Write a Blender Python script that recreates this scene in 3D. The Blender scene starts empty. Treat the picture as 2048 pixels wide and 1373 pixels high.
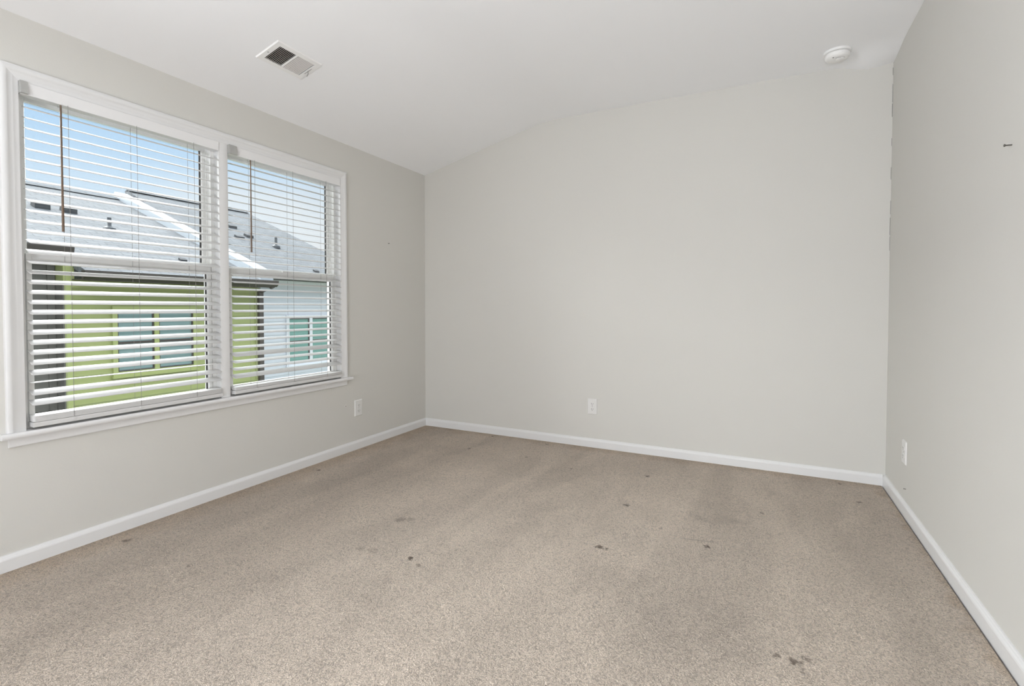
import bpy, math, random
from math import sin, cos, pi, radians as R
from mathutils import Vector, Matrix, Euler
random.seed(7)
sc = bpy.context.scene
col = sc.collection

# ------------------------------------------------------------------ camera
W_ROOM = 3.256                     # inner width; window wall is x = 0, end wall is y = 0
cam_d = bpy.data.cameras.new('camera')
cam = bpy.data.objects.new('camera', cam_d); col.objects.link(cam)
cam_d.sensor_width = 36.0
cam_d.lens = 988.059 / 2048 * 36.0
cam_d.shift_y = (640.4 - 686.5) / 2048
cam_d.clip_start = 0.02
_pitch, _yaw, _roll = -0.0248, 0.4654, 0.0013
_f = Vector((-sin(_yaw) * cos(_pitch), cos(_yaw) * cos(_pitch), sin(_pitch)))
_r = _f.cross(Vector((0, 0, 1))).normalized(); _u = _r.cross(_f)
_r2 = _r * cos(_roll) + _u * sin(_roll); _u2 = -_r * sin(_roll) + _u * cos(_roll)
_m = Matrix((_r2, _u2, -_f)).transposed().to_4x4()
_m.translation = Vector((2.5989, -3.494, 1.024))
cam.matrix_world = _m
sc.camera = cam

# ------------------------------------------------------------------ view
sc.view_settings.view_transform = 'Standard'
sc.view_settings.look = 'None'
sc.view_settings.gamma = 1.0
sc.view_settings.use_curve_mapping = False
sc.view_settings.exposure = 0.0
sc.cycles.max_bounces = 14
sc.cycles.diffuse_bounces = 9
sc.cycles.transparent_max_bounces = 16
sc.cycles.sample_clamp_indirect = 6.0

# ------------------------------------------------------------------ sky
SKY_HIGH = 4.0                     # bright hazy cloud high above, never in the window's view
world = bpy.data.worlds.new('sky'); sc.world = world
world.use_nodes = True
nt = world.node_tree; nt.nodes.clear()
def N(t, typ, **kw):
    n = t.nodes.new(typ)
    for k, v in kw.items(): setattr(n, k, v)
    return n
out = N(nt, 'ShaderNodeOutputWorld'); bg = N(nt, 'ShaderNodeBackground')
tc = N(nt, 'ShaderNodeTexCoord'); sep = N(nt, 'ShaderNodeSeparateXYZ')
nt.links.new(tc.outputs['Generated'], sep.inputs[0])
ramp = N(nt, 'ShaderNodeValToRGB')
cr = ramp.color_ramp
cr.elements[0].position = 0.0; cr.elements[0].color = (0.88, 0.93, 0.98, 1)
cr.elements[1].position = 0.13; cr.elements[1].color = (0.79, 0.90, 1.0, 1)
e = cr.elements.new(0.30); e.color = (0.48, 0.72, 1.0, 1)
e = cr.elements.new(0.60); e.color = (0.90, 0.95, 1.0, 1)
nt.links.new(sep.outputs['Z'], ramp.inputs[0])
# clouds drifting low over the roofs
mp = N(nt, 'ShaderNodeMapping'); mp.inputs['Scale'].default_value = (1, 1, 2.6)
mp.inputs['Location'].default_value = (0.35, 0.1, 0)
nz = N(nt, 'ShaderNodeTexNoise'); nz.inputs['Scale'].default_value = 3.2; nz.inputs['Detail'].default_value = 6
nt.links.new(tc.outputs['Generated'], mp.inputs[0]); nt.links.new(mp.outputs[0], nz.inputs['Vector'])
cl = N(nt, 'ShaderNodeMapRange'); cl.inputs[1].default_value = 0.22; cl.inputs[2].default_value = 0.52
nt.links.new(nz.outputs[0], cl.inputs[0])
mixc = N(nt, 'ShaderNodeMixRGB'); mixc.inputs[2].default_value = (0.93, 0.95, 0.98, 1)
azm = N(nt, 'ShaderNodeMapRange'); azm.interpolation_type = 'SMOOTHSTEP'; azm.inputs[1].default_value = 0.42; azm.inputs[2].default_value = 0.56
elm = N(nt, 'ShaderNodeMapRange'); elm.interpolation_type = 'SMOOTHSTEP'; elm.inputs[1].default_value = 0.26; elm.inputs[2].default_value = 0.15
nt.links.new(sep.outputs['Y'], azm.inputs[0]); nt.links.new(sep.outputs['Z'], elm.inputs[0])
pm1 = N(nt, 'ShaderNodeMath', operation='MULTIPLY'); pm2 = N(nt, 'ShaderNodeMath', operation='MULTIPLY')
nt.links.new(azm.outputs[0], pm1.inputs[0]); nt.links.new(elm.outputs[0], pm1.inputs[1])
nt.links.new(pm1.outputs[0], pm2.inputs[0]); nt.links.new(cl.outputs[0], pm2.inputs[1])
nt.links.new(pm2.outputs[0], mixc.inputs[0]); nt.links.new(ramp.outputs[0], mixc.inputs[1])
st = N(nt, 'ShaderNodeMapRange'); st.interpolation_type = 'SMOOTHSTEP'
st.inputs[1].default_value = 0.36; st.inputs[2].default_value = 0.62
st.inputs[3].default_value = 1.0; st.inputs[4].default_value = SKY_HIGH
nt.links.new(sep.outputs['Z'], st.inputs[0])
nt.links.new(mixc.outputs[0], bg.inputs[0]); nt.links.new(st.outputs[0], bg.inputs[1])
nt.links.new(bg.outputs[0], out.inputs[0])

# ------------------------------------------------------------------ sun and added fill lights
# the sun behind bright haze, over the neighbours' roofs: a very wide soft sun
sd_ = bpy.data.lights.new('hazy_sun', 'SUN'); sd_.energy = 12.5; sd_.angle = R(75); sd_.color = (1.0, 0.99, 0.97)
so_ = bpy.data.objects.new('hazy_sun', sd_); col.objects.link(so_)
so_.rotation_euler = Vector((0.88, 0.12, -0.38)).to_track_quat('-Z', 'Y').to_euler(); so_.location = (-6, -3, 8)
# two soft fill lights added out of sight behind the camera: one turned up to the ceiling, one turned across to the right wall
def area(name, loc, target, size, power, color):
    d = bpy.data.lights.new(name, 'AREA'); d.shape = 'DISK'; d.size = size
    d.energy = power; d.color = color
    o = bpy.data.objects.new(name, d); col.objects.link(o); o.location = loc
    o.rotation_euler = (Vector(target) - Vector(loc)).to_track_quat('-Z', 'Y').to_euler()
    return o
area('side_fill', (0.3, -4.4, 1.2), (3.2, -4.6, 1.9), 0.5, 78, (0.95, 0.985, 1.055))
area('ceiling_fill', (2.5, -6.4, 0.3), (2.3, -4.9, 2.0), 0.5, 98, (0.95, 0.985, 1.055))

# ------------------------------------------------------------------ materials
def base(name):
    m = bpy.data.materials.new(name); m.use_nodes = True
    t = m.node_tree; b = t.nodes['Principled BSDF']
    return m, t, b
def plain(name, c, rough=0.5, metal=0.0, bump=None, spec=None, var=0.0):
    m, t, b = base(name)
    b.inputs['Base Color'].default_value = (*c, 1); b.inputs['Roughness'].default_value = rough
    b.inputs['Metallic'].default_value = metal
    if spec is not None: b.inputs['Specular IOR Level'].default_value = spec
    g = N(t, 'ShaderNodeTexCoord')
    if var:
        n = N(t, 'ShaderNodeTexNoise'); n.inputs['Scale'].default_value = 2.3; n.inputs['Detail'].default_value = 3
        t.links.new(g.outputs['Object'], n.inputs['Vector'])
        r = N(t, 'ShaderNodeMapRange'); r.inputs[3].default_value = 1 - var; r.inputs[4].default_value = 1 + var
        t.links.new(n.outputs[0], r.inputs[0])
        mm = N(t, 'ShaderNodeVectorMath', operation='SCALE'); mm.inputs[0].default_value = c
        t.links.new(r.outputs[0], mm.inputs['Scale']); t.links.new(mm.outputs[0], b.inputs['Base Color'])
    if bump:
        n = N(t, 'ShaderNodeTexNoise'); n.inputs['Scale'].default_value = bump[0]; n.inputs['Detail'].default_value = 2
        t.links.new(g.outputs['Object'], n.inputs['Vector'])
        bp = N(t, 'ShaderNodeBump'); bp.inputs['Strength'].default_value = bump[1]; bp.inputs['Distance'].default_value = bump[2]
        t.links.new(n.outputs[0], bp.inputs['Height']); t.links.new(bp.outputs[0], b.inputs['Normal'])
    return m
M = {}
M['wall'] = plain('greige_wall_paint', (0.615, 0.607, 0.574), 0.75, bump=(170, 0.12, 0.002), spec=0.25, var=0.012)
M['ceiling'] = plain('flat_ceiling_paint', (0.875, 0.885, 0.90), 0.95, bump=(120, 0.1, 0.002), spec=0.1)
M['trim'] = plain('white_semigloss_trim', (0.72, 0.722, 0.722), 0.32, bump=(60, 0.03, 0.001))
M['vinyl'] = plain('white_window_vinyl', (0.83, 0.83, 0.82), 0.35)
M['slat'] = plain('white_faux_wood_slat', (0.62, 0.62, 0.615), 0.42, bump=(40, 0.04, 0.001))
M['headrail'] = plain('white_painted_steel', (0.76, 0.76, 0.76), 0.4)
M['wand'] = plain('brown_wand', (0.13, 0.085, 0.055), 0.4)
M['cord'] = plain('grey_braided_cord', (0.22, 0.21, 0.20), 0.8)
M['gasket'] = plain('dark_glazing_gasket', (0.035, 0.035, 0.035), 0.6)
M['clip'] = plain('cloudy_plastic_clip', (0.40, 0.40, 0.385), 0.35)
M['plate'] = plain('white_nylon_plate', (0.71, 0.705, 0.69), 0.35)
M['slot'] = plain('dark_socket_slot', (0.06, 0.055, 0.05), 0.6)
M['screw'] = plain('steel_screw', (0.45, 0.45, 0.44), 0.35, 0.8)
M['iron'] = plain('dark_nail_steel', (0.12, 0.115, 0.10), 0.5, 0.4)
M['vent'] = plain('white_vent_enamel', (0.84, 0.84, 0.83), 0.35)
M['duct'] = plain('dark_duct_metal', (0.02, 0.019, 0.017), 0.8)
M['blade'] = plain('vent_blade_enamel', (0.62, 0.60, 0.58), 0.4)
M['detector'] = plain('white_detector_plastic', (0.84, 0.84, 0.83), 0.4)
M['subfloor'] = plain('dark_subfloor', (0.03, 0.026, 0.022), 0.9)
M['slit'] = plain('dark_slit', (0.16, 0.16, 0.16), 0.7)
M['putty'] = plain('torn_paint_paper', (0.72, 0.70, 0.66), 0.8)
M['gutter'] = plain('dark_bronze_gutter', (0.050, 0.040, 0.033), 0.4)
M['parapet'] = plain('white_parapet_metal', (0.42, 0.45, 0.48), 0.4)
M['vent_black'] = plain('black_roof_vent', (0.03, 0.032, 0.035), 0.6)
M['pipe'] = plain('lead_vent_pipe', (0.055, 0.06, 0.065), 0.5)
M['white_siding'] = plain('white_lap_siding', (0.58, 0.59, 0.63), 0.6)
M['white_ext'] = plain('white_exterior_trim', (0.66, 0.67, 0.70), 0.5)
M['green'] = plain('lime_green_siding', (0.30, 0.325, 0.12), 0.6, var=0.04)
M['green_trim'] = plain('lime_green_trim', (0.34, 0.37, 0.14), 0.55)
M['taupe'] = plain('dark_taupe_siding', (0.105, 0.097, 0.085), 0.7, var=0.15)
M['ground'] = plain('grass_ground', (0.10, 0.14, 0.05), 0.9, bump=(9, 0.6, 0.05), var=0.3)
M['ext_white'] = plain('exterior_own_siding', (0.4, 0.4, 0.4), 0.7)

def glass(name):
    m = bpy.data.materials.new(name); m.use_nodes = True
    t = m.node_tree; t.nodes.clear()
    o = N(t, 'ShaderNodeOutputMaterial'); tr = N(t, 'ShaderNodeBsdfTransparent'); gl = N(t, 'ShaderNodeBsdfGlossy')
    tr.inputs[0].default_value = (0.97, 0.985, 0.98, 1); gl.inputs['Roughness'].default_value = 0.02
    fr = N(t, 'ShaderNodeFresnel'); fr.inputs[0].default_value = 1.35
    mx = N(t, 'ShaderNodeMixShader')
    t.links.new(fr.outputs[0], mx.inputs[0]); t.links.new(tr.outputs[0], mx.inputs[1]); t.links.new(gl.outputs[0], mx.inputs[2])
    t.links.new(mx.outputs[0], o.inputs[0])
    return m
M['glass'] = glass('clear_window_glass')

def shingle(name, c1, c2):
    m, t, b = base(name)
    g = N(t, 'ShaderNodeTexCoord'); mp = N(t, 'ShaderNodeMapping')
    mp.inputs['Rotation'].default_value = (0, 0, pi / 2)
    br = N(t, 'ShaderNodeTexBrick'); br.inputs['Scale'].default_value = 1.0
    br.inputs['Color1'].default_value = (*c1, 1); br.inputs['Color2'].default_value = (*c2, 1)
    br.inputs['Mortar'].default_value = (c1[0] * .45, c1[1] * .45, c1[2] * .45, 1)
    br.inputs['Brick Width'].default_value = 0.30; br.inputs['Row Height'].default_value = 0.135
    br.inputs['Mortar Size'].default_value = 0.006
    t.links.new(g.outputs['Object'], mp.inputs[0])
    nz = N(t, 'ShaderNodeTexNoise'); nz.inputs['Scale'].default_value = 6; nz.inputs['Detail'].default_value = 4
    t.links.new(g.outputs['Object'], nz.inputs['Vector'])
    ad = N(t, 'ShaderNodeMixRGB', blend_type='ADD'); ad.inputs[0].default_value = 0.05
    t.links.new(mp.outputs[0], ad.inputs[1]); t.links.new(nz.outputs['Color'], ad.inputs[2])
    t.links.new(ad.outputs[0], br.inputs['Vector'])
    mu = N(t, 'ShaderNodeMixRGB', blend_type='MULTIPLY'); mu.inputs[0].default_value = 0.5
    r = N(t, 'ShaderNodeMapRange'); r.inputs[3].default_value = 0.6; r.inputs[4].default_value = 1.35
    t.links.new(nz.outputs[0], r.inputs[0])
    t.links.new(br.outputs[0], mu.inputs[1]); t.links.new(r.outputs[0], mu.inputs[2])
    t.links.new(mu.outputs[0], b.inputs['Base Color']); b.inputs['Roughness'].default_value = 0.9
    return m
M['shingle'] = shingle('grey_asphalt_shingle', (0.130, 0.136, 0.143), (0.160, 0.167, 0.175))

def pane_mat(name, c1, c2):
    m, t, b = base(name)
    g = N(t, 'ShaderNodeTexCoord'); w = N(t, 'ShaderNodeTexWave'); w.bands_direction = 'Z'
    w.inputs['Scale'].default_value = 3.4; w.inputs['Distortion'].default_value = 0.6
    t.links.new(g.outputs['Object'], w.inputs['Vector'])
    mx = N(t, 'ShaderNodeMixRGB'); mx.inputs[1].default_value = (*c1, 1); mx.inputs[2].default_value = (*c2, 1)
    t.links.new(w.outputs[1], mx.inputs[0]); t.links.new(mx.outputs[0], b.inputs['Base Color'])
    b.inputs['Roughness'].default_value = 0.12
    return m
M['teal_pane'] = pane_mat('teal_window_glass', (0.14, 0.22, 0.215), (0.20, 0.29, 0.285))
M['teal_pane2'] = pane_mat('green_window_glass', (0.12, 0.27, 0.23), (0.17, 0.33, 0.29))

def carpet():
    m, t, b = base('beige_cut_pile_carpet')
    L = t.links.new
    g = N(t, 'ShaderNodeTexCoord'); P = g.outputs['Object']
    def noise(scale, detail=2, dist=0.0, sc3=None):
        n = N(t, 'ShaderNodeTexNoise'); n.inputs['Scale'].default_value = scale
        n.inputs['Detail'].default_value = detail; n.inputs['Distortion'].default_value = dist
        if sc3:
            mp = N(t, 'ShaderNodeMapping'); mp.inputs['Scale'].default_value = sc3; L(P, mp.inputs[0]); L(mp.outputs[0], n.inputs['Vector'])
        else: L(P, n.inputs['Vector'])
        return n.outputs[0]
    def rng(v, a, b_, c, d, smooth=False):
        r = N(t, 'ShaderNodeMapRange')
        if smooth: r.interpolation_type = 'SMOOTHSTEP'
        for i, x in enumerate((a, b_, c, d)): r.inputs[i + 1].default_value = x
        L(v, r.inputs[0]); return r.outputs[0]
    def math_(op, a, b_):
        n = N(t, 'ShaderNodeMath', operation=op)
        for i, x in enumerate((a, b_)):
            if isinstance(x, (int, float)): n.inputs[i].default_value = x
            else: L(x, n.inputs[i])
        return n.outputs[0]
    tuft = noise(125, 2, 2.4)
    fine = noise(260, 2)
    vor = N(t, 'ShaderNodeTexVoronoi'); vor.inputs['Scale'].default_value = 150; L(P, vor.inputs['Vector'])
    hgt = math_('ADD', math_('MULTIPLY', tuft, 1.0), math_('ADD', math_('MULTIPLY', vor.outputs['Distance'], -0.35), math_('MULTIPLY', fine, 0.35)))
    lanes = noise(1.0, 3, 0.8, (3.1, 0.75, 1))          # vacuum lanes running along the room
    blot = noise(4.2, 4, 0.4)
    tone = math_('MULTIPLY', rng(lanes, 0.36, 0.64, 0.92, 1.06, True), rng(blot, 0.3, 0.7, 0.955, 1.045))
    pit_shade = rng(hgt, 0.36, 0.54, 0.68, 1.10)              # gaps between tufts, their shade painted into the colour
    tone = math_('MULTIPLY', tone, pit_shade)
    # brushed and worn patches with shapes of their own
    wob = N(t, 'ShaderNodeTexNoise'); wob.inputs['Scale'].default_value = 9; wob.inputs['Detail'].default_value = 3; L(P, wob.inputs['Vector'])
    wv = N(t, 'ShaderNodeVectorMath', operation='SUBTRACT'); wv.inputs[1].default_value = (0.5, 0.5, 0.5); L(wob.outputs['Color'], wv.inputs[0])
    ws = N(t, 'ShaderNodeVectorMath', operation='SCALE'); ws.inputs['Scale'].default_value = 0.22; L(wv.outputs[0], ws.inputs[0])
    PW = N(t, 'ShaderNodeVectorMath', operation='ADD'); L(P, PW.inputs[0]); L(ws.outputs[0], PW.inputs[1])
    wob2 = N(t, 'ShaderNodeTexNoise'); wob2.inputs['Scale'].default_value = 70; L(P, wob2.inputs['Vector'])
    wv2 = N(t, 'ShaderNodeVectorMath', operation='SUBTRACT'); wv2.inputs[1].default_value = (0.5, 0.5, 0.5); L(wob2.outputs['Color'], wv2.inputs[0])
    ws2 = N(t, 'ShaderNodeVectorMath', operation='SCALE'); ws2.inputs['Scale'].default_value = 0.045; L(wv2.outputs[0], ws2.inputs[0])
    PF = N(t, 'ShaderNodeVectorMath', operation='ADD'); L(P, PF.inputs[0]); L(ws2.outputs[0], PF.inputs[1])
    def blob(src, x, y, rx, ry, lo, hi, rot=0.0):
        mp = N(t, 'ShaderNodeMapping'); mp.vector_type = 'TEXTURE'
        mp.inputs['Location'].default_value = (x, y, 0); mp.inputs['Rotation'].default_value = (0, 0, rot)
        mp.inputs['Scale'].default_value = (rx, ry, 1000); L(src, mp.inputs[0])
        ln = N(t, 'ShaderNodeVectorMath', operation='LENGTH'); L(mp.outputs[0], ln.inputs[0])
        return rng(ln.outputs['Value'], lo, hi, 1, 0, True)
    for x, y, rx, ry, d, rot in ((2.13, -1.66, .10, .16, .13, .3), (2.44, -1.85, .20, .26, .13, .1), (2.44, -.93, .16, .07, .11, 0),
                                 (1.60, -1.42, .07, .45, .09, -.25), (1.95, -1.0, .05, .5, .06, -.05), (.55, -1.35, .35, .4, .07, 0),
                                 (1.30, -2.15, .2, .12, .07, .4), (.62, -.55, .25, .12, .07, .2), (2.9, -1.2, .12, .4, .05, 0),
                                 (1.15, -.95, .30, .22, -.06, 0), (2.25, -1.25, .10, .5, -.05, .05), (1.3, -1.6, .22, .25, -.05, 0)):
        k = blob(PW.outputs[0], x, y, rx, ry, 0.3, 1.2)
        tone = math_('MULTIPLY', tone, math_('SUBTRACT', 1.0, math_('MULTIPLY', k, d)))
    # a straight pressed edge left by a piece of furniture
    k = blob(P, 2.365, -1.203, .10, .009, 0.5, 1.1, .20)
    tone = math_('MULTIPLY', tone, math_('SUBTRACT', 1.0, math_('MULTIPLY', k, .22)))
    # small dark stains and dents
    stain = None
    for x, y, r, s in ((.126, -2.339, .022, .75), (.593, -2.343, .012, .5), (.131, -1.283, .018, .7), (.048, -.779, .014, .6),
                       (1.333, -1.899, .016, .9), (1.402, -1.93, .016, .5), (.723, -.451, .017, .8), (.706, -.068, .016, .85),
                       (1.181, -.447, .012, .6), (1.179, -.087, .014, .7), (1.539, -.537, .013, .5), (1.999, -.46, .016, .75),
                       (1.992, -.958, .020, .75), (1.999, -1.458, .020, .9), (2.03, -1.462, .012, .7), (2.408, -1.247, .016, .85), (2.701, -1.872, .020, .75),
                       (2.735, -1.845, .014, .55), (2.655, -1.865, .012, .6), (2.715, -1.905, .010, .5), (3.027, -.083, .015, .7), (3.077, -.365, .014, .7),
                       (1.058, -1.627, .030, .4), (1.10, -1.60, .022, .35), (1.093, -1.931, .022, .3), (1.15, -1.92, .03, .22), (2.62, -.75, .012, .5), (2.2, -1.16, .012, .4)):
        k = math_('MULTIPLY', blob(PF.outputs[0], x, y, r, r, 0.35, 1.15), s)
        stain = k if stain is None else math_('MAXIMUM', stain, k)
    # filtration soiling at the skirting, with a broader brown tint by the window wall
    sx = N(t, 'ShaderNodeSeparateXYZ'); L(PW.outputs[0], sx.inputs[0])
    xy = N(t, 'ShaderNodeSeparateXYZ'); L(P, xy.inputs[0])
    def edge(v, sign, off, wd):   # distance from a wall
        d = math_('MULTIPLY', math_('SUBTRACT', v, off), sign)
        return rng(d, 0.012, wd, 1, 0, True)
    soil_tint = math_('MAXIMUM', math_('MAXIMUM', math_('MULTIPLY', edge(sx.outputs[0], 1, 0, .22), .6), math_('MULTIPLY', edge(sx.outputs[1], -1, 0, .16), .5)),
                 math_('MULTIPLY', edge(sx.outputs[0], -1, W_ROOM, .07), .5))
    c = N(t, 'ShaderNodeVectorMath', operation='SCALE'); c.inputs[0].default_value = CARPET; L(tone, c.inputs['Scale'])
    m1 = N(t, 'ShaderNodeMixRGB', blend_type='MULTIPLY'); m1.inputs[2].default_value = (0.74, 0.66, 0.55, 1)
    L(soil_tint, m1.inputs[0]); L(c.outputs[0], m1.inputs[1])
    m2 = N(t, 'ShaderNodeMixRGB'); m2.inputs[2].default_value = (0.095, 0.062, 0.040, 1)
    L(stain, m2.inputs[0]); L(m1.outputs[0], m2.inputs[1])
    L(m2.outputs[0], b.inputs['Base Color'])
    b.inputs['Roughness'].default_value = 1.0; b.inputs['Specular IOR Level'].default_value = 0.05
    b.inputs['Sheen Weight'].default_value = 0.15; b.inputs['Sheen Roughness'].default_value = 0.6
    bp = N(t, 'ShaderNodeBump'); bp.inputs['Strength'].default_value = 0.9; bp.inputs['Distance'].default_value = 0.016
    h2 = math_('SUBTRACT', hgt, math_('MULTIPLY', stain, 0.5))
    L(h2, bp.inputs['Height']); L(bp.outputs[0], b.inputs['Normal'])
    return m
CARPET = (0.72, 0.615, 0.515)
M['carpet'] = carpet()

# ------------------------------------------------------------------ mesh helpers
class MB:
    def __init__(s): s.v = []; s.f = []
    def add(s, vs, fs):
        o = len(s.v); s.v += [tuple(v) for v in vs]; s.f += [tuple(i + o for i in f) for f in fs]; return s
    def box(s, x0, x1, y0, y1, z0, z1):
        return s.add([(x0, y0, z0), (x1, y0, z0), (x1, y1, z0), (x0, y1, z0), (x0, y0, z1), (x1, y0, z1), (x1, y1, z1), (x0, y1, z1)],
                     [(0, 3, 2, 1), (4, 5, 6, 7), (0, 1, 5, 4), (1, 2, 6, 5), (2, 3, 7, 6), (3, 0, 4, 7)])
    def prism(s, prof, axis, a, b, taper=None):
        """closed 2-D profile swept from a to b along axis. profile axes: x->(y,z)  y->(x,z)  z->(x,y)"""
        n = len(prof)
        def P(p, t):
            return {'x': (t, p[0], p[1]), 'y': (p[0], t, p[1]), 'z': (p[0], p[1], t)}[axis]
        pb = taper or prof
        vs = [P(p, a) for p in prof] + [P(p, b) for p in pb]
        fs = [(i, (i + 1) % n, n + (i + 1) % n, n + i) for i in range(n)] + [tuple(range(n))[::-1], tuple(range(n, 2 * n))]
        return s.add(vs, fs)
    def cyl(s, p0, p1, r0, r1=None, n=12):
        r1 = r0 if r1 is None else r1
        p0 = Vector(p0); p1 = Vector(p1); d = (p1 - p0).normalized()
        a = d.orthogonal().normalized(); b = d.cross(a)
        vs = []
        for p, r in ((p0, r0), (p1, r1)):
            for i in range(n):
                t = 2 * pi * i / n; vs.append(p + (a * cos(t) + b * sin(t)) * r)
        fs = [(i, (i + 1) % n, n + (i + 1) % n, n + i) for i in range(n)] + [tuple(range(n))[::-1], tuple(range(n, 2 * n))]
        return s.add(vs, fs)
    def tube(s, pts, r, n=8):
        pts = [Vector(p) for p in pts]
        for a, b in zip(pts, pts[1:]): s.cyl(a, b, r, r, n)
        return s
    def lathe(s, c, prof, n=40, axis=(0, 0, 1)):
        """profile of (radius, height) around an axis through c"""
        ax = Vector(axis).normalized(); a = ax.orthogonal().normalized(); b = ax.cross(a); c = Vector(c)
        vs = []
        for r, h in prof:
            for i in range(n):
                t = 2 * pi * i / n; vs.append(c + ax * h + (a * cos(t) + b * sin(t)) * r)
        k = len(prof); fs = []
        for j in range(k - 1):
            for i in range(n):
                fs.append((j * n + i, j * n + (i + 1) % n, (j + 1) * n + (i + 1) % n, (j + 1) * n + i))
        fs.append(tuple(range(n))[::-1]); fs.append(tuple(range((k - 1) * n, k * n)))
        return s.add(vs, fs)
    def build(s, name, mat, parent=None, bevel=0.0, smooth=False, local=False):
        me = bpy.data.meshes.new(name)
        off = Vector((0, 0, 0)) if (parent is None or local) else world_loc(parent)
        me.from_pydata([tuple(Vector(v) - off) for v in s.v], [], s.f)
        me.materials.append(mat)
        import bmesh
        bm = bmesh.new(); bm.from_mesh(me); bmesh.ops.recalc_face_normals(bm, faces=bm.faces)
        if bevel:
            bmesh.ops.bevel(bm, geom=[e for e in bm.edges if e.calc_face_angle(0) > 0.6], offset=bevel, segments=2, affect='EDGES', profile=0.6)
        bm.to_mesh(me); bm.free()
        if smooth:
            for p in me.polygons: p.use_smooth = True
            if smooth != 'all': me.set_sharp_from_angle(angle=R(40))
        o = bpy.data.objects.new(name, me); col.objects.link(o)
        if parent: o.parent = parent
        return o
def world_loc(o):
    v = Vector(o.location); p = o.parent
    while p: v += Vector(p.location); p = p.parent
    return v
def tag(o, label, cat, group=None, kind=None):
    o['label'] = label; o['category'] = cat
    if group: o['group'] = group
    if kind: o['kind'] = kind
    return o
def empty(name, loc, rot=(0, 0, 0)):
    o = bpy.data.objects.new(name, None); o.empty_display_size = 0.1
    o.location = loc; o.rotation_euler = rot; col.objects.link(o); return o

# ------------------------------------------------------------------ the room shell
YR = -8.4                                         # rear wall, behind the camera
OY0, OY1, OZ0, OZ1 = -2.632, -0.963, 0.512, 1.917  # rough opening of the double window
XG = W_ROOM - .0205
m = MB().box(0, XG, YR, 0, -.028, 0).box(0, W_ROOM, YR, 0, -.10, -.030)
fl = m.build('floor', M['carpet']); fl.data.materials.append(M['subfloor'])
for p in fl.data.polygons:
    if p.center.z < -.0285: p.material_index = 1
tag(fl, 'worn beige cut-pile carpet floor with dark stains', 'carpet floor', kind='structure')

m = MB()
m.box(-.10, 0, YR - .12, OY0, -.1, 2.6).box(-.10, 0, OY1, .12, -.1, 2.6)
m.box(-.10, 0, OY0, OY1, -.1, OZ0).box(-.10, 0, OY0, OY1, OZ1, 2.6)
tag(m.build('wall_left', M['wall']), 'greige painted wall with the double window', 'wall', kind='structure')
tag(MB().box(0, W_ROOM, 0, .12, -.1, 2.6).build('wall_back', M['wall']), 'wide blank greige end wall facing the camera', 'wall', kind='structure')
tag(MB().box(W_ROOM, W_ROOM + .12, YR - .12, .12, -.1, 2.6).build('wall_right', M['wall']), 'greige wall along the right side of the room', 'wall', kind='structure')
tag(MB().box(0, W_ROOM, YR - .12, YR, -.1, 2.6).build('wall_rear', M['wall']), 'greige wall behind the camera', 'wall', kind='structure')

cb = MB(); z = 2.385; rc = random.Random(3)
while z > 1.35:
    l = rc.uniform(.02, .11); w = rc.uniform(.0010, .0022)
    cb.box(W_ROOM - w - .0012, W_ROOM - .0012, -.0012, .001, z - l, z); z -= l + rc.choice((.008, .02, .05, .12))
cb.build('corner_crack', M['slit'], bpy.data.objects['wall_back'])['label'] = 'dark hairline crack in the corner'

# ceiling: slopes up from the window wall, rounds over a soft crease, then runs level; a hole for the vent boot
VX0, VX1, VY0, VY1 = .376, .528, -1.852, -1.617
def zc(x):
    pts = [(0, 2.163), (.90, 2.388), (.98, 2.4075), (1.03, 2.419), (1.08, 2.4275), (1.14, 2.434), (1.21, 2.438), (1.30, 2.44), (9, 2.44)]
    for (a, za), (b, zb) in zip(pts, pts[1:]):
        if x <= b: return za + (zb - za) * (x - a) / (b - a)
def zsag(x, y):
    s = max(0, min(1, (x - 2.96) / .2)); s = s * s * (3 - 2 * s)
    k = max(0, min(1, (y + .28) / .28)); k = k * k * (3 - 2 * k)
    e = 1 - .35 * max(0, (x - 3.16) / .1)
    return zc(x) - .040 * s * k * e
xs = [0, .2, VX0, VX1, .7, .88, .90, .98, 1.03, 1.08, 1.14, 1.21, 1.30, 1.34, 2.0, 2.7, 2.94, 2.98, 3.02, 3.06, 3.10, 3.14, 3.18, 3.22, W_ROOM]
ys = [YR, -4.5, -3.2, -2.3, VY0, VY1, -1.2, -.8, -.5, -.3, -.25, -.2, -.15, -.1, -.05, 0]
m = MB(); nx = len(xs)
vs = [(x, y, zsag(x, y)) for y in ys for x in xs] + [(x, y, zsag(x, y) + .12) for y in ys for x in xs]
fs = []; o2 = nx * len(ys)
for j in range(len(ys) - 1):
    for i in range(nx - 1):
        a = j * nx + i; q = (a, a + 1, a + 1 + nx, a + nx)
        if abs(xs[i] - VX0) < 1e-6 and abs(ys[j] - VY0) < 1e-6:
            for u, v in ((0, 1), (1, 2), (2, 3), (3, 0)): fs.append((q[u], q[v], q[v] + o2, q[u] + o2))
            continue
        fs.append(q); fs.append(tuple(k + o2 for k in q[::-1]))
m.add(vs, fs)
tag(m.build('ceiling', M['ceiling'], smooth=True), 'white ceiling sloping up from the window wall to a level part', 'ceiling', kind='structure')

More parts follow.
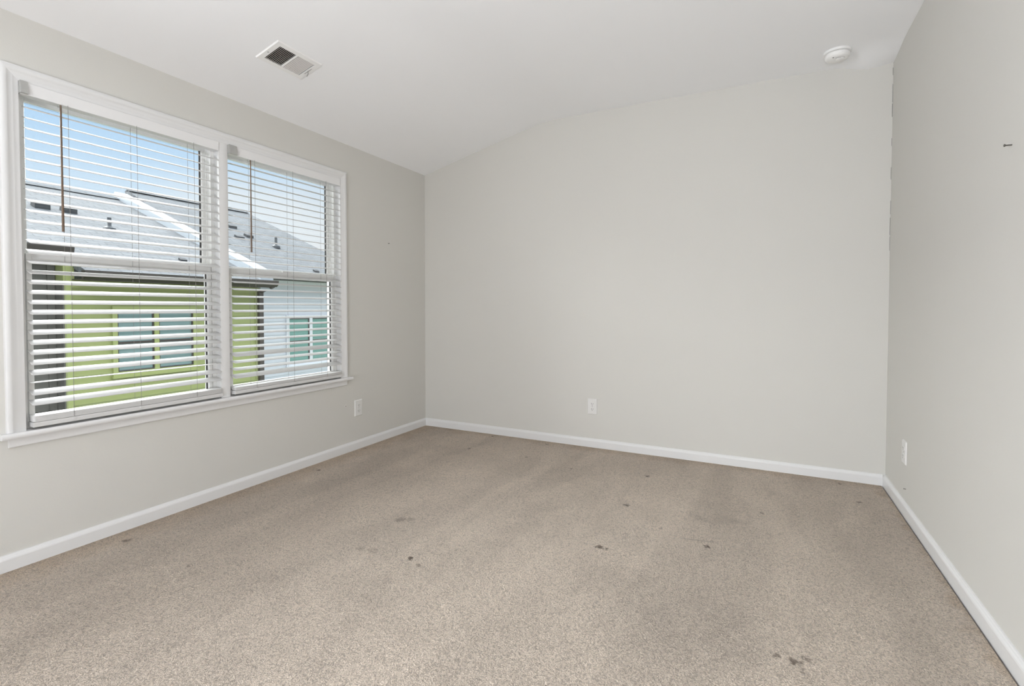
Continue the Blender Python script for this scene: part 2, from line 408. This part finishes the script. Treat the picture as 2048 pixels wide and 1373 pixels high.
# baseboards with a rounded top
BP = [(0, -.02), (.014, -.02), (.014, .046), (.0125, .051), (.009, .056), (.0075, .059), (.005, .0625), (0, .0635)]
tag(MB().prism(BP, 'y', YR, 0).build('baseboard_left', M['trim']), 'white baseboard under the window', 'baseboard', kind='structure')
tag(MB().prism([(-a, b) for a, b in BP], 'x', 0, W_ROOM - .0141).build('baseboard_back', M['trim']), 'white baseboard along the end wall', 'baseboard', kind='structure')
tag(MB().prism([(W_ROOM - a, b) for a, b in BP], 'y', YR, 0).build('baseboard_right', M['trim']), 'white baseboard along the right wall', 'baseboard', kind='structure')

# ------------------------------------------------------------------ window trim
IY0, IY1 = -2.620, -0.975         # clear opening between side jambs
MY0, MY1 = -1.826, -1.776         # mullion post
ZS, ZH = 0.535, 1.905             # stool top, head jamb
# casing profile: distance d outwards from opening edge, thickness t
CP = [(0, 0), (0, .011), (.004, .0125), (.016, .0125), (.020, .0145), (.034, .0145), (.038, .0175), (.052, .0185), (.056, .016), (.056, 0)]
m = MB()
def casing(p0, p1, out0, out1):
    """p0,p1 inner corners (y,z); out0,out1: outward mitre direction per unit d"""
    n = len(CP)
    vs = [(t, p0[0] + out0[0] * d, p0[1] + out0[1] * d) for d, t in CP] + [(t, p1[0] + out1[0] * d, p1[1] + out1[1] * d) for d, t in CP]
    fs = [(i, (i + 1) % n, n + (i + 1) % n, n + i) for i in range(n)] + [tuple(range(n))[::-1], tuple(range(n, 2 * n))]
    m.add(vs, fs)
casing((IY0, ZS), (IY0, ZH), (-1, 0), (-1, 1))
casing((IY0, ZH), (IY1, ZH), (-1, 1), (1, 1))
casing((IY1, ZH), (IY1, ZS), (1, 1), (1, 0))
m.prism([(0, MY0), (.010, MY0), (.0125, MY0 + .006), (.0125, MY1 - .006), (.010, MY1), (0, MY1)], 'z', ZS, ZH)
m.box(-.098, 0, OY0, IY0, ZS, ZH).box(-.098, 0, IY1, OY1, ZS, ZH).box(-.098, 0, OY0, OY1, ZH, OZ1).box(-.098, 0, MY0, MY1, ZS, ZH)
tag(m.build('trim_1', M['trim'], smooth=True), 'white moulded casing and mullion framing the double window', 'window trim', kind='structure')
m = MB()
nose = [(0, .513), (.030, .513), (.034, .517), (.036, .524), (.034, .531), (.030, .535), (0, .535)]
m.prism(nose, 'y', -2.697, -.884).box(-.098, 0, -2.631, -.964, .513, .535)
tag(m.build('trim_2', M['trim'], smooth=True), 'white window stool with horns past the casing', 'window sill', kind='structure')
m = MB(); m.prism([(0, .477), (.008, .477), (.012, .481), (.0125, .505), (.015, .513), (0, .513)], 'y', -2.671, -.921)
tag(m.build('trim_3', M['trim'], smooth=True), 'white apron board under the window stool', 'window apron', kind='structure')

# ------------------------------------------------------------------ window units
def rect_frame(mb, x0, x1, ya, yb, za, zb, w, wt=None, wb=None):
    wt = w if wt is None else wt; wb = w if wb is None else wb
    mb.box(x0, x1, ya, ya + w, za, zb).box(x0, x1, yb - w, yb, za, zb)
    mb.box(x0, x1, ya + w, yb - w, zb - wt, zb).box(x0, x1, ya + w, yb - w, za, za + wb)
def window_unit(name, ya, yb, label):
    root = tag(empty(name, (-.07, (ya + yb) / 2, ZS)), label, 'window', 'double hung windows', 'structure')
    f = MB(); rect_frame(f, -.098, -.030, ya, yb, ZS, ZH, .020, .020, .016)
    for yy, s in ((ya + .020, 1), (yb - .020, -1)):           # track ribs
        for x in (-.061,): f.box(x - .003, x + .003, min(yy, yy + s * .007), max(yy, yy + s * .007), ZS + .016, ZH - .020)
    f.build('frame', M['vinyl'], root)
    def sash(nm, xg, z0, z1, wt, wb, w=.018):
        s = MB(); rect_frame(s, xg - .009, xg + .016, ya + .024, yb - .024, z0, z1, w, wt, wb)
        so = s.build(nm, M['vinyl'], root, bevel=.002)
        a, b, c, d = ya + .024 + w, yb - .024 - w, z0 + wb, z1 - wt
        g = MB(); g.box(xg - .003, xg + .003, b - .006, b, c, d)
        g.build('gasket', M['gasket'], so)
        MB().box(xg - .0015, xg + .0015, a + .005, b - .005, c + .005, d - .005).build('pane', M['glass'], so)
        return so
    sash('upper_sash', -.084, 1.210, ZH - .020, .028, .040)
    lo = sash('lower_sash', -.044, ZS + .016, 1.240, .040, .036)
    lk = MB().box(-.040, -.026, (ya + yb) / 2 - .03, (ya + yb) / 2 + .03, 1.24, 1.247)
    lk.build('sash_lock', M['vinyl'], lo, bevel=.002)
    return root
window_unit('window_1', IY0, MY0, 'left white vinyl window nearer the camera')
window_unit('window_2', MY1, IY1, 'right white vinyl window nearer the room corner')

# ------------------------------------------------------------------ blinds
def slat_mesh(name, y0, y1):
    """crowned slat with rounded corners, centred on x=0,z=0"""
    hw, th, r, crown = .0250, .0028, .009, .0024
    nx_ = 8; st_ = []
    for q in (0, .12, .35, .65, 1): st_.append((y0 + r * q, hw - r + math.sqrt(max(0, r * r - (r - r * q) ** 2))))
    st_ += [(2 * (y0 + y1) / 2 - yy, w) for yy, w in st_[::-1]]
    vs, fs = [], []
    for yy, w in st_:
        for k in range(nx_ + 1):
            x = -w + 2 * w * k / nx_; vs.append((x, yy, crown * (1 - (x / hw) ** 2) + th / 2))
        for k in range(nx_ + 1):
            x = w - 2 * w * k / nx_; vs.append((x, yy, crown * (1 - (x / hw) ** 2) - th / 2))
    n = 2 * (nx_ + 1)
    for j in range(len(st_) - 1):
        for i in range(n): fs.append((j * n + i, j * n + (i + 1) % n, (j + 1) * n + (i + 1) % n, (j + 1) * n + i))
    fs.append(tuple(range(n))[::-1]); fs.append(tuple(range((len(st_) - 1) * n, len(st_) * n)))
    return MB().add(vs, fs)
def blind(ya, yb, label, tilt, odd, cords, wand_y, zbot, stack):
    root = tag(empty('window_blind', (0, (ya + yb) / 2, ZS)), label, 'blind', 'white slatted blinds hung in the double window')
    base_ = Vector(root.location)
    h = MB(); h.box(-.024, .0185, ya + .004, yb - .003, 1.8565, 1.9035)
    h.build('headrail', M['headrail'], root, bevel=.002)
    c = MB(); cw = .024 if wand_y < -2 else .046
    c.prism([(.0188, 1.858), (.030, 1.858), (.030, 1.872), (.0215, 1.907), (.0188, 1.907)], 'y', ya + .001, ya + cw)
    c.box(-.02, .0188, ya + .0005, ya + .0035, 1.858, 1.9045)
    c.build('bracket', M['clip'], root)
    s0, s1 = ya + .016, yb - .005
    sm = slat_mesh('slat', s0 - base_.y, s1 - base_.y)
    proto = None
    def slat(z, th):
        nonlocal proto
        if proto is None: o = proto = sm.build('slat', M['slat'], root, smooth=True, local=True)
        else: o = proto.copy(); col.objects.link(o); o.parent = root
        o.location = (.0035, 0, z - base_.z); o.rotation_euler = (0, th, 0)
        return o
    n, z0, pitch = 30, 1.8095, .0403
    for k in range(n):
        slat(z0 - pitch * k, R(odd.get(k, tilt + random.uniform(-1.2, 1.2))))
    zb = zbot
    br = MB(); br.prism([(-.0215, zb), (.0285, zb), (.0295, zb + .003), (.0295, zb + .016), (.0285, zb + .0195), (-.0215, zb + .0195)], 'y', s0, s1)
    bo = br.build('bottom_rail', M['slat'], root, bevel=.0015)
    for k in range(stack): slat(zb + .0225 + .0034 * k, 0)
    ztop = zb + .0225 + .0034 * stack
    for cy in cords:
        MB().cyl((.0305, cy, zb + .022), (.0305, cy, 1.857), .0008, n=6).build('ladder_cord', M['cord'], root)
        MB().cyl((-.0235, cy, ztop - .002), (-.0235, cy, 1.857), .0007, n=6).build('ladder_cord', M['cord'], root)
        MB().cyl((.0290, cy, zb + .012), (.0325, cy, zb + .012), .006, .005, n=14).build('cord_plug', M['slat'], bo)
    w = MB().tube([(.012, wand_y, 1.8575), (.012, wand_y, 1.846), (.037, wand_y, 1.842)], .0012)
    w.build('wand_hook', M['screw'], root)
    w = MB().cyl((.038, wand_y, 1.848), (.038, wand_y, 1.60), .0034, .0040, 6).cyl((.038, wand_y, 1.60), (.038, wand_y, 1.334), .0040, .0050, 6)
    w.build('tilt_wand', M['wand'], root)
    return root
blind(IY0, MY0, 'white slatted blind on left window nearer camera, slats steeply tilted', 18.5, {27: -4.0, 14: 24}, (-2.474, -2.222, -1.966), -2.501, .545, 7)
blind(MY1, IY1, 'white slatted blind on right window nearer room corner, slats nearly level', 10.5, {26: 24, 29: 22}, (-1.630, -1.375, -1.115), -1.661, .545, 5)

# ------------------------------------------------------------------ ceiling vent (on the slope)
al = math.atan(.25)
vc = Vector(((.371 + .536) / 2, (-1.867 - 1.602) / 2, zc((.371 + .536) / 2)))
vent = tag(empty('ceiling_vent', vc, (0, -al, 0)), 'white rectangular air vent set in the sloped ceiling', 'vent')
hx, hy = .085, .1325; ix, iy = .059, .1030
m = MB()
def ring(mb, a, b, z0, z1, ai, bi):
    vs = [(-a, -b, z0), (a, -b, z0), (a, b, z0), (-a, b, z0), (-a + .003, -b + .003, z1), (a - .003, -b + .003, z1), (a - .003, b - .003, z1), (-a + .003, b - .003, z1),
          (-ai, -bi, z1), (ai, -bi, z1), (ai, bi, z1), (-ai, bi, z1), (-ai, -bi, z0), (ai, -bi, z0), (ai, bi, z0), (-ai, bi, z0)]
    fs = []
    for k in range(4):
        j = (k + 1) % 4
        fs += [(k, j, 4 + j, 4 + k), (4 + k, 4 + j, 8 + j, 8 + k), (8 + k, 8 + j, 12 + j, 12 + k), (12 + k, 12 + j, j, k)]
    mb.add(vs, fs)
ring(m, hx, hy, -.0003, -.0068, ix, iy)
m.build('frame', M['vent'], vent, local=True)
MB().box(-ix, ix, -.006, .002, -.0075, -.001).build('divider', M['vent'], vent, local=True)
b = MB(); b.box(-ix + .0005, ix - .0005, -iy + .0005, iy - .0005, .060, .064)
for q in ((-ix - .001, -ix + .0006, -iy, iy), (ix - .0006, ix + .001, -iy, iy), (-ix, ix, -iy - .001, -iy + .0006), (-ix, ix, iy - .0006, iy + .001)): b.box(*q, .003, .062)
b.build('duct', M['duct'], vent, local=True)
nb = 10
for half in (0, 1):
    for k in range(nb):
        y0 = (-iy + .006) if half == 0 else .006
        y1 = -.008 if half == 0 else iy - .004
        yy = y0 + (y1 - y0) * (k + .5) / nb
        t = R(52) if half == 0 else R(-48)
        L_ = .0065 if half == 0 else .0027
        dy, dz = L_ * sin(t), L_ * cos(t)
        e_ = .0005
        bl = MB().prism([(yy - dy - e_, -.0065), (yy - dy + e_, -.0065), (yy + dy + e_, -.0065 + 2 * dz), (yy + dy - e_, -.0065 + 2 * dz)], 'x', -ix, ix)
        bl.build('louvre', M['blade'], vent, local=True)
MB().cyl((-.01, -.118, -.0082), (-.01, -.118, -.0095), .0035, n=10).build('screw', M['screw'], vent, local=True)
m = MB().box(-.028, .026, .1115, .1135, -.0086, -.0079); m.build('lever_slot', M['slit'], vent, local=True)
m = MB().tube([(0, .112, -.006), (-.004, .113, -.020), (-.020, .116, -.026)], .0018, 8); m.build('damper_lever', M['screw'], vent, local=True)

# ------------------------------------------------------------------ smoke detector
sx_, sy_ = 2.962, -.218
sd = tag(empty('smoke_detector', (sx_, sy_, 2.44)), 'round white smoke detector on the ceiling near the far right corner', 'smoke detector')
MB().lathe((sx_, sy_, 2.44), [(.066, 0), (.067, -.004), (.066, -.012), (.060, -.014)], 48, (0, 0, 1)).build('base', M['detector'], sd, smooth=True)
MB().lathe((sx_, sy_, 2.44), [(.054, -.014), (.054, -.0165)], 48).build('vent_slit', M['slit'], sd)
MB().lathe((sx_, sy_, 2.44), [(.060, -.0165), (.0615, -.020), (.060, -.030), (.054, -.038), (.044, -.043), (.024, -.045), (.001, -.0455)], 48).build('cover', M['detector'], sd, smooth=True)
MB().lathe((sx_ + .012, sy_ - .008, 2.44), [(.019, -.0440), (.019, -.0475), (.016, -.0490), (.001, -.0492)], 32).build('test_button', M['detector'], sd, smooth=True)
m = MB()
for k in range(9):
    a = -1.9 + .17 * k
    for r0 in (.030, .038):
        p = Vector((sx_ + cos(a) * r0, sy_ + sin(a) * r0, 2.44 - (.0445 if r0 < .034 else .0430)))
        q = Vector((sx_ + cos(a + .09) * r0, sy_ + sin(a + .09) * r0, p.z))
        m.tube([p, q], .0011, 6)
m.build('sounder_slot', M['slit'], sd)
MB().cyl((sx_ - .022, sy_ - .036, 2.3985), (sx_ - .022, sy_ - .036, 2.3965), .0042, n=12).build('indicator_window', M['slit'], sd)

# ------------------------------------------------------------------ outlets
def outlet(loc, rz, label):
    root = tag(empty('wall_outlet', loc, (0, 0, rz)), label, 'outlet', 'white duplex wall outlets')
    # local: wall plane is y = 0, faces -y
    m = MB(); a, h_ = .037, .0585
    m.add([(-a, 0, -h_), (a, 0, -h_), (a, 0, h_), (-a, 0, h_), (-a + .004, -.0058, -h_ + .004), (a - .004, -.0058, -h_ + .004), (a - .004, -.0058, h_ - .004), (-a + .004, -.0058, h_ - .004)],
          [(0, 1, 5, 4), (1, 2, 6, 5), (2, 3, 7, 6), (3, 0, 4, 7), (4, 5, 6, 7), (3, 2, 1, 0)])
    m.build('cover_plate', M['plate'], root, local=True)
    for zc_ in (.0195, -.0195):
        pr = []
        for i in range(28):
            t = 2 * pi * i / 28; x = .0172 * cos(t); z = .0172 * sin(t)
            pr.append((x, zc_ + max(-.0125, min(.0125, z))))
        r = MB().prism(pr, 'y', -.0055, -.0078).build('receptacle', M['plate'], root, local=True)
        for dx, hh in ((-.0063, .0042), (.0063, .0034)):
            MB().box(dx - .0012, dx + .0012, -.0081, -.0074, zc_ + .0015 - hh, zc_ + .0015 + hh + .001).build('slot', M['slot'], r, local=True)
        MB().cyl((0, -.0074, zc_ - .0078), (0, -.0081, zc_ - .0078), .0026, n=10).build('slot', M['slot'], r, local=True)
    MB().cyl((0, -.0056, 0), (0, -.0070, 0), .0032, n=12).build('screw', M['screw'], root, local=True)
    return root
outlet((1.507, 0, .2995), 0, 'white wall outlet on the wide end wall above its baseboard')
outlet((0, -.805, .2965), pi / 2, 'white wall outlet on the window wall, right of the window')
outlet((W_ROOM, -.412, .302), -pi / 2, 'white wall outlet seen edge-on low on the right wall')

# ------------------------------------------------------------------ nails and small wall hardware
m = MB().cyl((0, -.474, 1.523), (.010, -.474, 1.524), .0016, n=8).cyl((.010, -.474, 1.524), (.0115, -.474, 1.524), .0038, n=12)
tag(m.build('nail', M['iron']), 'tiny dark nail in the window wall beside the room corner', 'nail')
r = tag(empty('wall_screw', (W_ROOM, -1.521, 1.507)), 'dark screw sticking out high on the right wall', 'screw')
MB().cyl((W_ROOM + .002, -1.521, 1.506), (W_ROOM - .016, -1.521, 1.5065), .0020, n=10).build('shank', M['iron'], r)
MB().lathe((W_ROOM - .016, -1.521, 1.5065), [(.0020, .003), (.0042, .0), (.0042, -.0015), (.002, -.0025)], 14, (1, 0, 0)).build('head', M['iron'], r)
r = tag(empty('screw_hole', (0, -.925, .330)), 'small torn screw hole below the window, left of the outlet', 'screw hole')
MB().lathe((0, -.925, .330), [(.009, 0), (.0075, .0012), (.0035, .0018), (.003, .0010)], 14, (1, 0, 0)).build('torn_paint', M['putty'], r)
MB().cyl((0, -.926, .329), (.0022, -.926, .329), .0034, n=10).build('hole', M['slot'], r)
m = MB().cyl((W_ROOM, -.446, .126), (W_ROOM - .008, -.446, .127), .0016, n=8).cyl((W_ROOM - .008, -.446, .127), (W_ROOM - .0095, -.446, .127), .0032, n=10)
tag(m.build('nail', M['iron']), 'tiny nail low on the right wall beneath the outlet', 'nail')

# ------------------------------------------------------------------ outside: neighbouring houses
GZ = -3.2
tag(MB().box(-26, -.10, -14, 20, GZ - .2, GZ).build('lawn', M['ground']), 'grass ground between the houses outside', 'ground', kind='structure')
def lap(mb, X, ya, yb, za, zb, step=.152, d=.012):
    """lap siding facing +x : saw-tooth profile swept along y"""
    prof = [(X - .05, za), (X - .05, zb)]
    z = zb; pts = []
    n = int(math.ceil((zb - za) / step))
    for k in range(n):
        zt = zb - k * step; zl = max(za, zt - step)
        pts += [(X, zt), (X + d, zl)]
    prof = [(X - .06, za), (X - .06, zb)] + pts
    mb.prism(prof, 'y', ya, yb)
def ext_window(root, X, ya, yb, za, zb, trim, pane, casing_w=.06, mull=None):
    f = MB()
    x1 = X + .045
    rect_frame(f, X - .02, x1, ya - casing_w, yb + casing_w, za - casing_w, zb + casing_w, casing_w)
    f.box(X - .02, x1 + .03, ya - casing_w - .02, yb + casing_w + .02, za - casing_w - .03, za - casing_w)
    parts = [(ya, yb)]
    if mull: f.box(X - .02, x1, mull[0], mull[1], za, zb); parts = [(ya, mull[0]), (mull[1], yb)]
    fo = f.build('window', trim, root)
    zm = (za + zb) / 2 - .03
    for a, b in parts:
        s = MB()
        rect_frame(s, X - .01, X + .022, a, b, za, zb, .022); s.box(X - .01, X + .026, a, b, zm - .02, zm + .02)
        s.build('sash', M['gutter'], fo)
        MB().box(X + .002, X + .008, a + .02, b - .02, za + .02, zm - .02).build('pane', pane, fo)
        MB().box(X + .002, X + .008, a + .02, b - .02, zm + .02, zb - .02).build('pane', pane, fo)
    return fo
def roof_slab(pts, th=.10):
    """pts: four corners in order, extruded downwards"""
    m = MB(); n = len(pts)
    vs = [tuple(p) for p in pts] + [(p[0], p[1], p[2] - th) for p in pts]
    m.add(vs, [tuple(range(n)), tuple(range(n, 2 * n))[::-1]] + [(i, n + i, n + (i + 1) % n, (i + 1) % n) for i in range(n)])
    return m
# --- green house
A = tag(empty('townhouse', (-9.5, 1.7, GZ)), 'lime green house with grey shingle roof outside the left window', 'house')
XA = -7.0
m = MB(); lap(m, XA, .213, 3.56, GZ, 1.45); m.box(-16.5, XA - .06, .213, 3.56, GZ, 1.45); m.build('wall', M['green'], A)['label'] = 'lime green lap siding wall'
m = MB(); m.box(XA, XA + .03, .215, .30, GZ, 1.44).box(XA, XA + .03, 3.43, 3.565, GZ, 1.44).box(XA, XA + .03, .30, 3.43, 1.33, 1.44)
m.build('corner_board', M['green_trim'], A)
m = MB(); lap(m, XA - .24, -9, .213, GZ, 1.85); m.box(-16.5, XA - .30, -9, .213, GZ, 1.85); m.build('wall', M['taupe'], A)['label'] = 'dark taupe lap siding wall'
MB().box(XA - .30, XA + .028, .195, .212, GZ, 1.375).build('wall', M['taupe'], A)['label'] = 'dark taupe return wall'
MB().box(XA - .24, XA - .205, .10, .190, GZ, 1.84).build('corner_board', M['taupe'], A)
ZE = 1.588
def zA(x): return ZE + .4 * (-6.6 - x)
RX = -12.1; RZ = zA(RX)
m = roof_slab([(-6.6, .33, ZE), (-6.6, 3.30, ZE), (RX, 3.30, RZ), (RX, .33, RZ)]); m.build('roof', M['shingle'], A)
m = roof_slab([(-6.95, -9, 1.93), (-6.95, .33, 1.93), (RX, .33, RZ), (RX, -9, RZ)]); m.build('roof', M['shingle'], A)
m = roof_slab([(RX, -9, RZ), (RX, 3.3, RZ), (-17.5, 3.3, ZE), (-17.5, -9, ZE)]); m.build('roof', M['shingle'], A)
m = MB(); m.prism([(RX + .14, RZ - .03), (RX, RZ + .045), (RX - .14, RZ - .03)], 'y', -9, 3.3); m.build('ridge_cap', M['shingle'], A)
GP = lambda x, z: [(x, z), (x + .05, z), (x + .10, z + .04), (x + .115, z + .10), (x + .115, z + .13), (x, z + .13)]
m = MB(); m.prism(GP(-6.6, 1.455), 'y', .28, 3.63); m.box(-6.95, -6.6, .30, 3.58, 1.44, 1.46); m.build('gutter', M['gutter'], A)
m = MB(); m.prism(GP(-6.95, 1.83), 'y', -9, .30); m.box(-7.2, -6.95, -9, .25, 1.83, 1.85); m.build('gutter', M['gutter'], A)
m = MB(); m.box(XA + .03, XA + .10, 3.475, 3.575, GZ, 1.36).tube([(XA + .065, 3.525, 1.36), (-6.56, 3.55, 1.47)], .045, 8)
m.build('downspout', M['gutter'], A)
m = MB(); hgt_ = .17
m.add([(-6.62, 3.30, zA(-6.62) - .2), (-6.62, 3.60, zA(-6.62) - .2), (-6.62, 3.60, zA(-6.62) + hgt_), (-6.62, 3.30, zA(-6.62) + hgt_),
       (RX - .1, 3.30, RZ - .2), (RX - .1, 3.60, RZ - .2), (RX - .1, 3.60, RZ + hgt_ + .02), (RX - .1, 3.30, RZ + hgt_ + .02)],
      [(0, 1, 2, 3), (7, 6, 5, 4), (3, 2, 6, 7), (0, 3, 7, 4), (1, 5, 6, 2), (0, 4, 5, 1)])
m.build('parapet', M['parapet'], A)['label'] = 'white metal capped edge between the two roofs'
MB().box(-16.5, XA - .02, 3.56, 3.63, GZ, 1.45).build('party_wall', M['white_siding'], A)
ext_window(A, XA + .012, .90, 2.13, -.06, .97, M['green_trim'], M['teal_pane'], .07, (1.46, 1.535))
def box_vent(root, x, y, zf, sx=.10, sy=.12, h=.10):
    z = zf(x); m = MB()
    m.prism([(x + sx, zf(x + sx) - .02), (x + sx, zf(x + sx) + h), (x - sx * .6, zf(x) + h + .02), (x - sx, zf(x - sx) - .02)], 'y', y - sy, y + sy)
    m.build('roof_vent', M['vent_black'], root)
def zL(x): return 1.93 + (RZ - 1.93) * (-6.95 - x) / (-6.95 - RX)
box_vent(A, -10.1, 1.08, zA); box_vent(A, -10.05, 1.50, zA, .10, .11)
def pipe_vent(root, x, y, zf, h=.2, r=.035):
    z = zf(x); m = MB().lathe((x, y, z), [(r * 3.2, -.03), (r * 3.0, .03), (r * 1.2, .07), (r, .08), (r, h), (r * .8, h)], 16)
    m.build('vent_pipe', M['pipe'], root, smooth=True)
pipe_vent(A, -9.07, 1.766, zA, .24)
box_vent(A, -7.45, 2.24, zA, .05, .06, .04)
MB().box(-12, XA + .02, .205, .345, 1.38, 1.72).build('frieze_board', M['green_trim'], A)
# --- white house
B = tag(empty('townhouse', (-11, 6.0, GZ)), 'white house with teal paned window outside the right window', 'house')
XB = -8.1
m = MB(); lap(m, XB, 3.65, 8.3, GZ, 1.70, .17, .010); m.box(-16.5, XB - .06, 3.65, 8.3, GZ, 1.70); m.build('wall', M['white_siding'], B)
MB().box(XB, XB + .025, 3.7, 8.3, 1.56, 1.70).build('frieze_board', M['white_ext'], B)
ZB = 1.80
def zB(x): return ZB + .5 * (-7.7 - x)
BX = -12.3; BZ = zB(BX)
roof_slab([(-7.7, 3.64, ZB), (-7.7, 8.35, ZB), (BX, 7.0, BZ), (BX, 3.64, BZ)]).build('roof', M['shingle'], B)
roof_slab([(BX, 3.64, BZ), (BX, 7.0, BZ), (-16.9, 8.35, ZB), (-16.9, 3.64, ZB)]).build('roof', M['shingle'], B)
m = MB(); m.prism([(BX + .14, BZ - .03), (BX, BZ + .045), (BX - .14, BZ - .03)], 'y', 3.64, 7.0); m.build('ridge_cap', M['shingle'], B)
m = MB(); m.prism(GP(-7.7, 1.67), 'y', 3.72, 8.35); m.build('gutter', M['gutter'], B)
MB().box(XB, -7.7, 3.66, 8.30, 1.67, 1.69).build('soffit', M['white_ext'], B)
roof_slab([(-7.7, 8.35, ZB), (-16.9, 8.35, ZB), (BX, 7.0, BZ)]).build('roof', M['shingle'], B)
ext_window(B, XB + .01, 5.15, 6.55, -.385, .745, M['white_ext'], M['teal_pane2'], .08, (5.78, 5.87))
box_vent(B, -10.62, 5.37, zB, .08, .11, .07); box_vent(B, -9.87, 5.08, zB, .08, .10, .06); box_vent(B, -10.05, 5.475, zB, .08, .10, .07)
pipe_vent(B, -9.51, 5.92, zB, .27, .035)
box_vent(B, -8.07, 6.02, zB, .05, .07, .04)
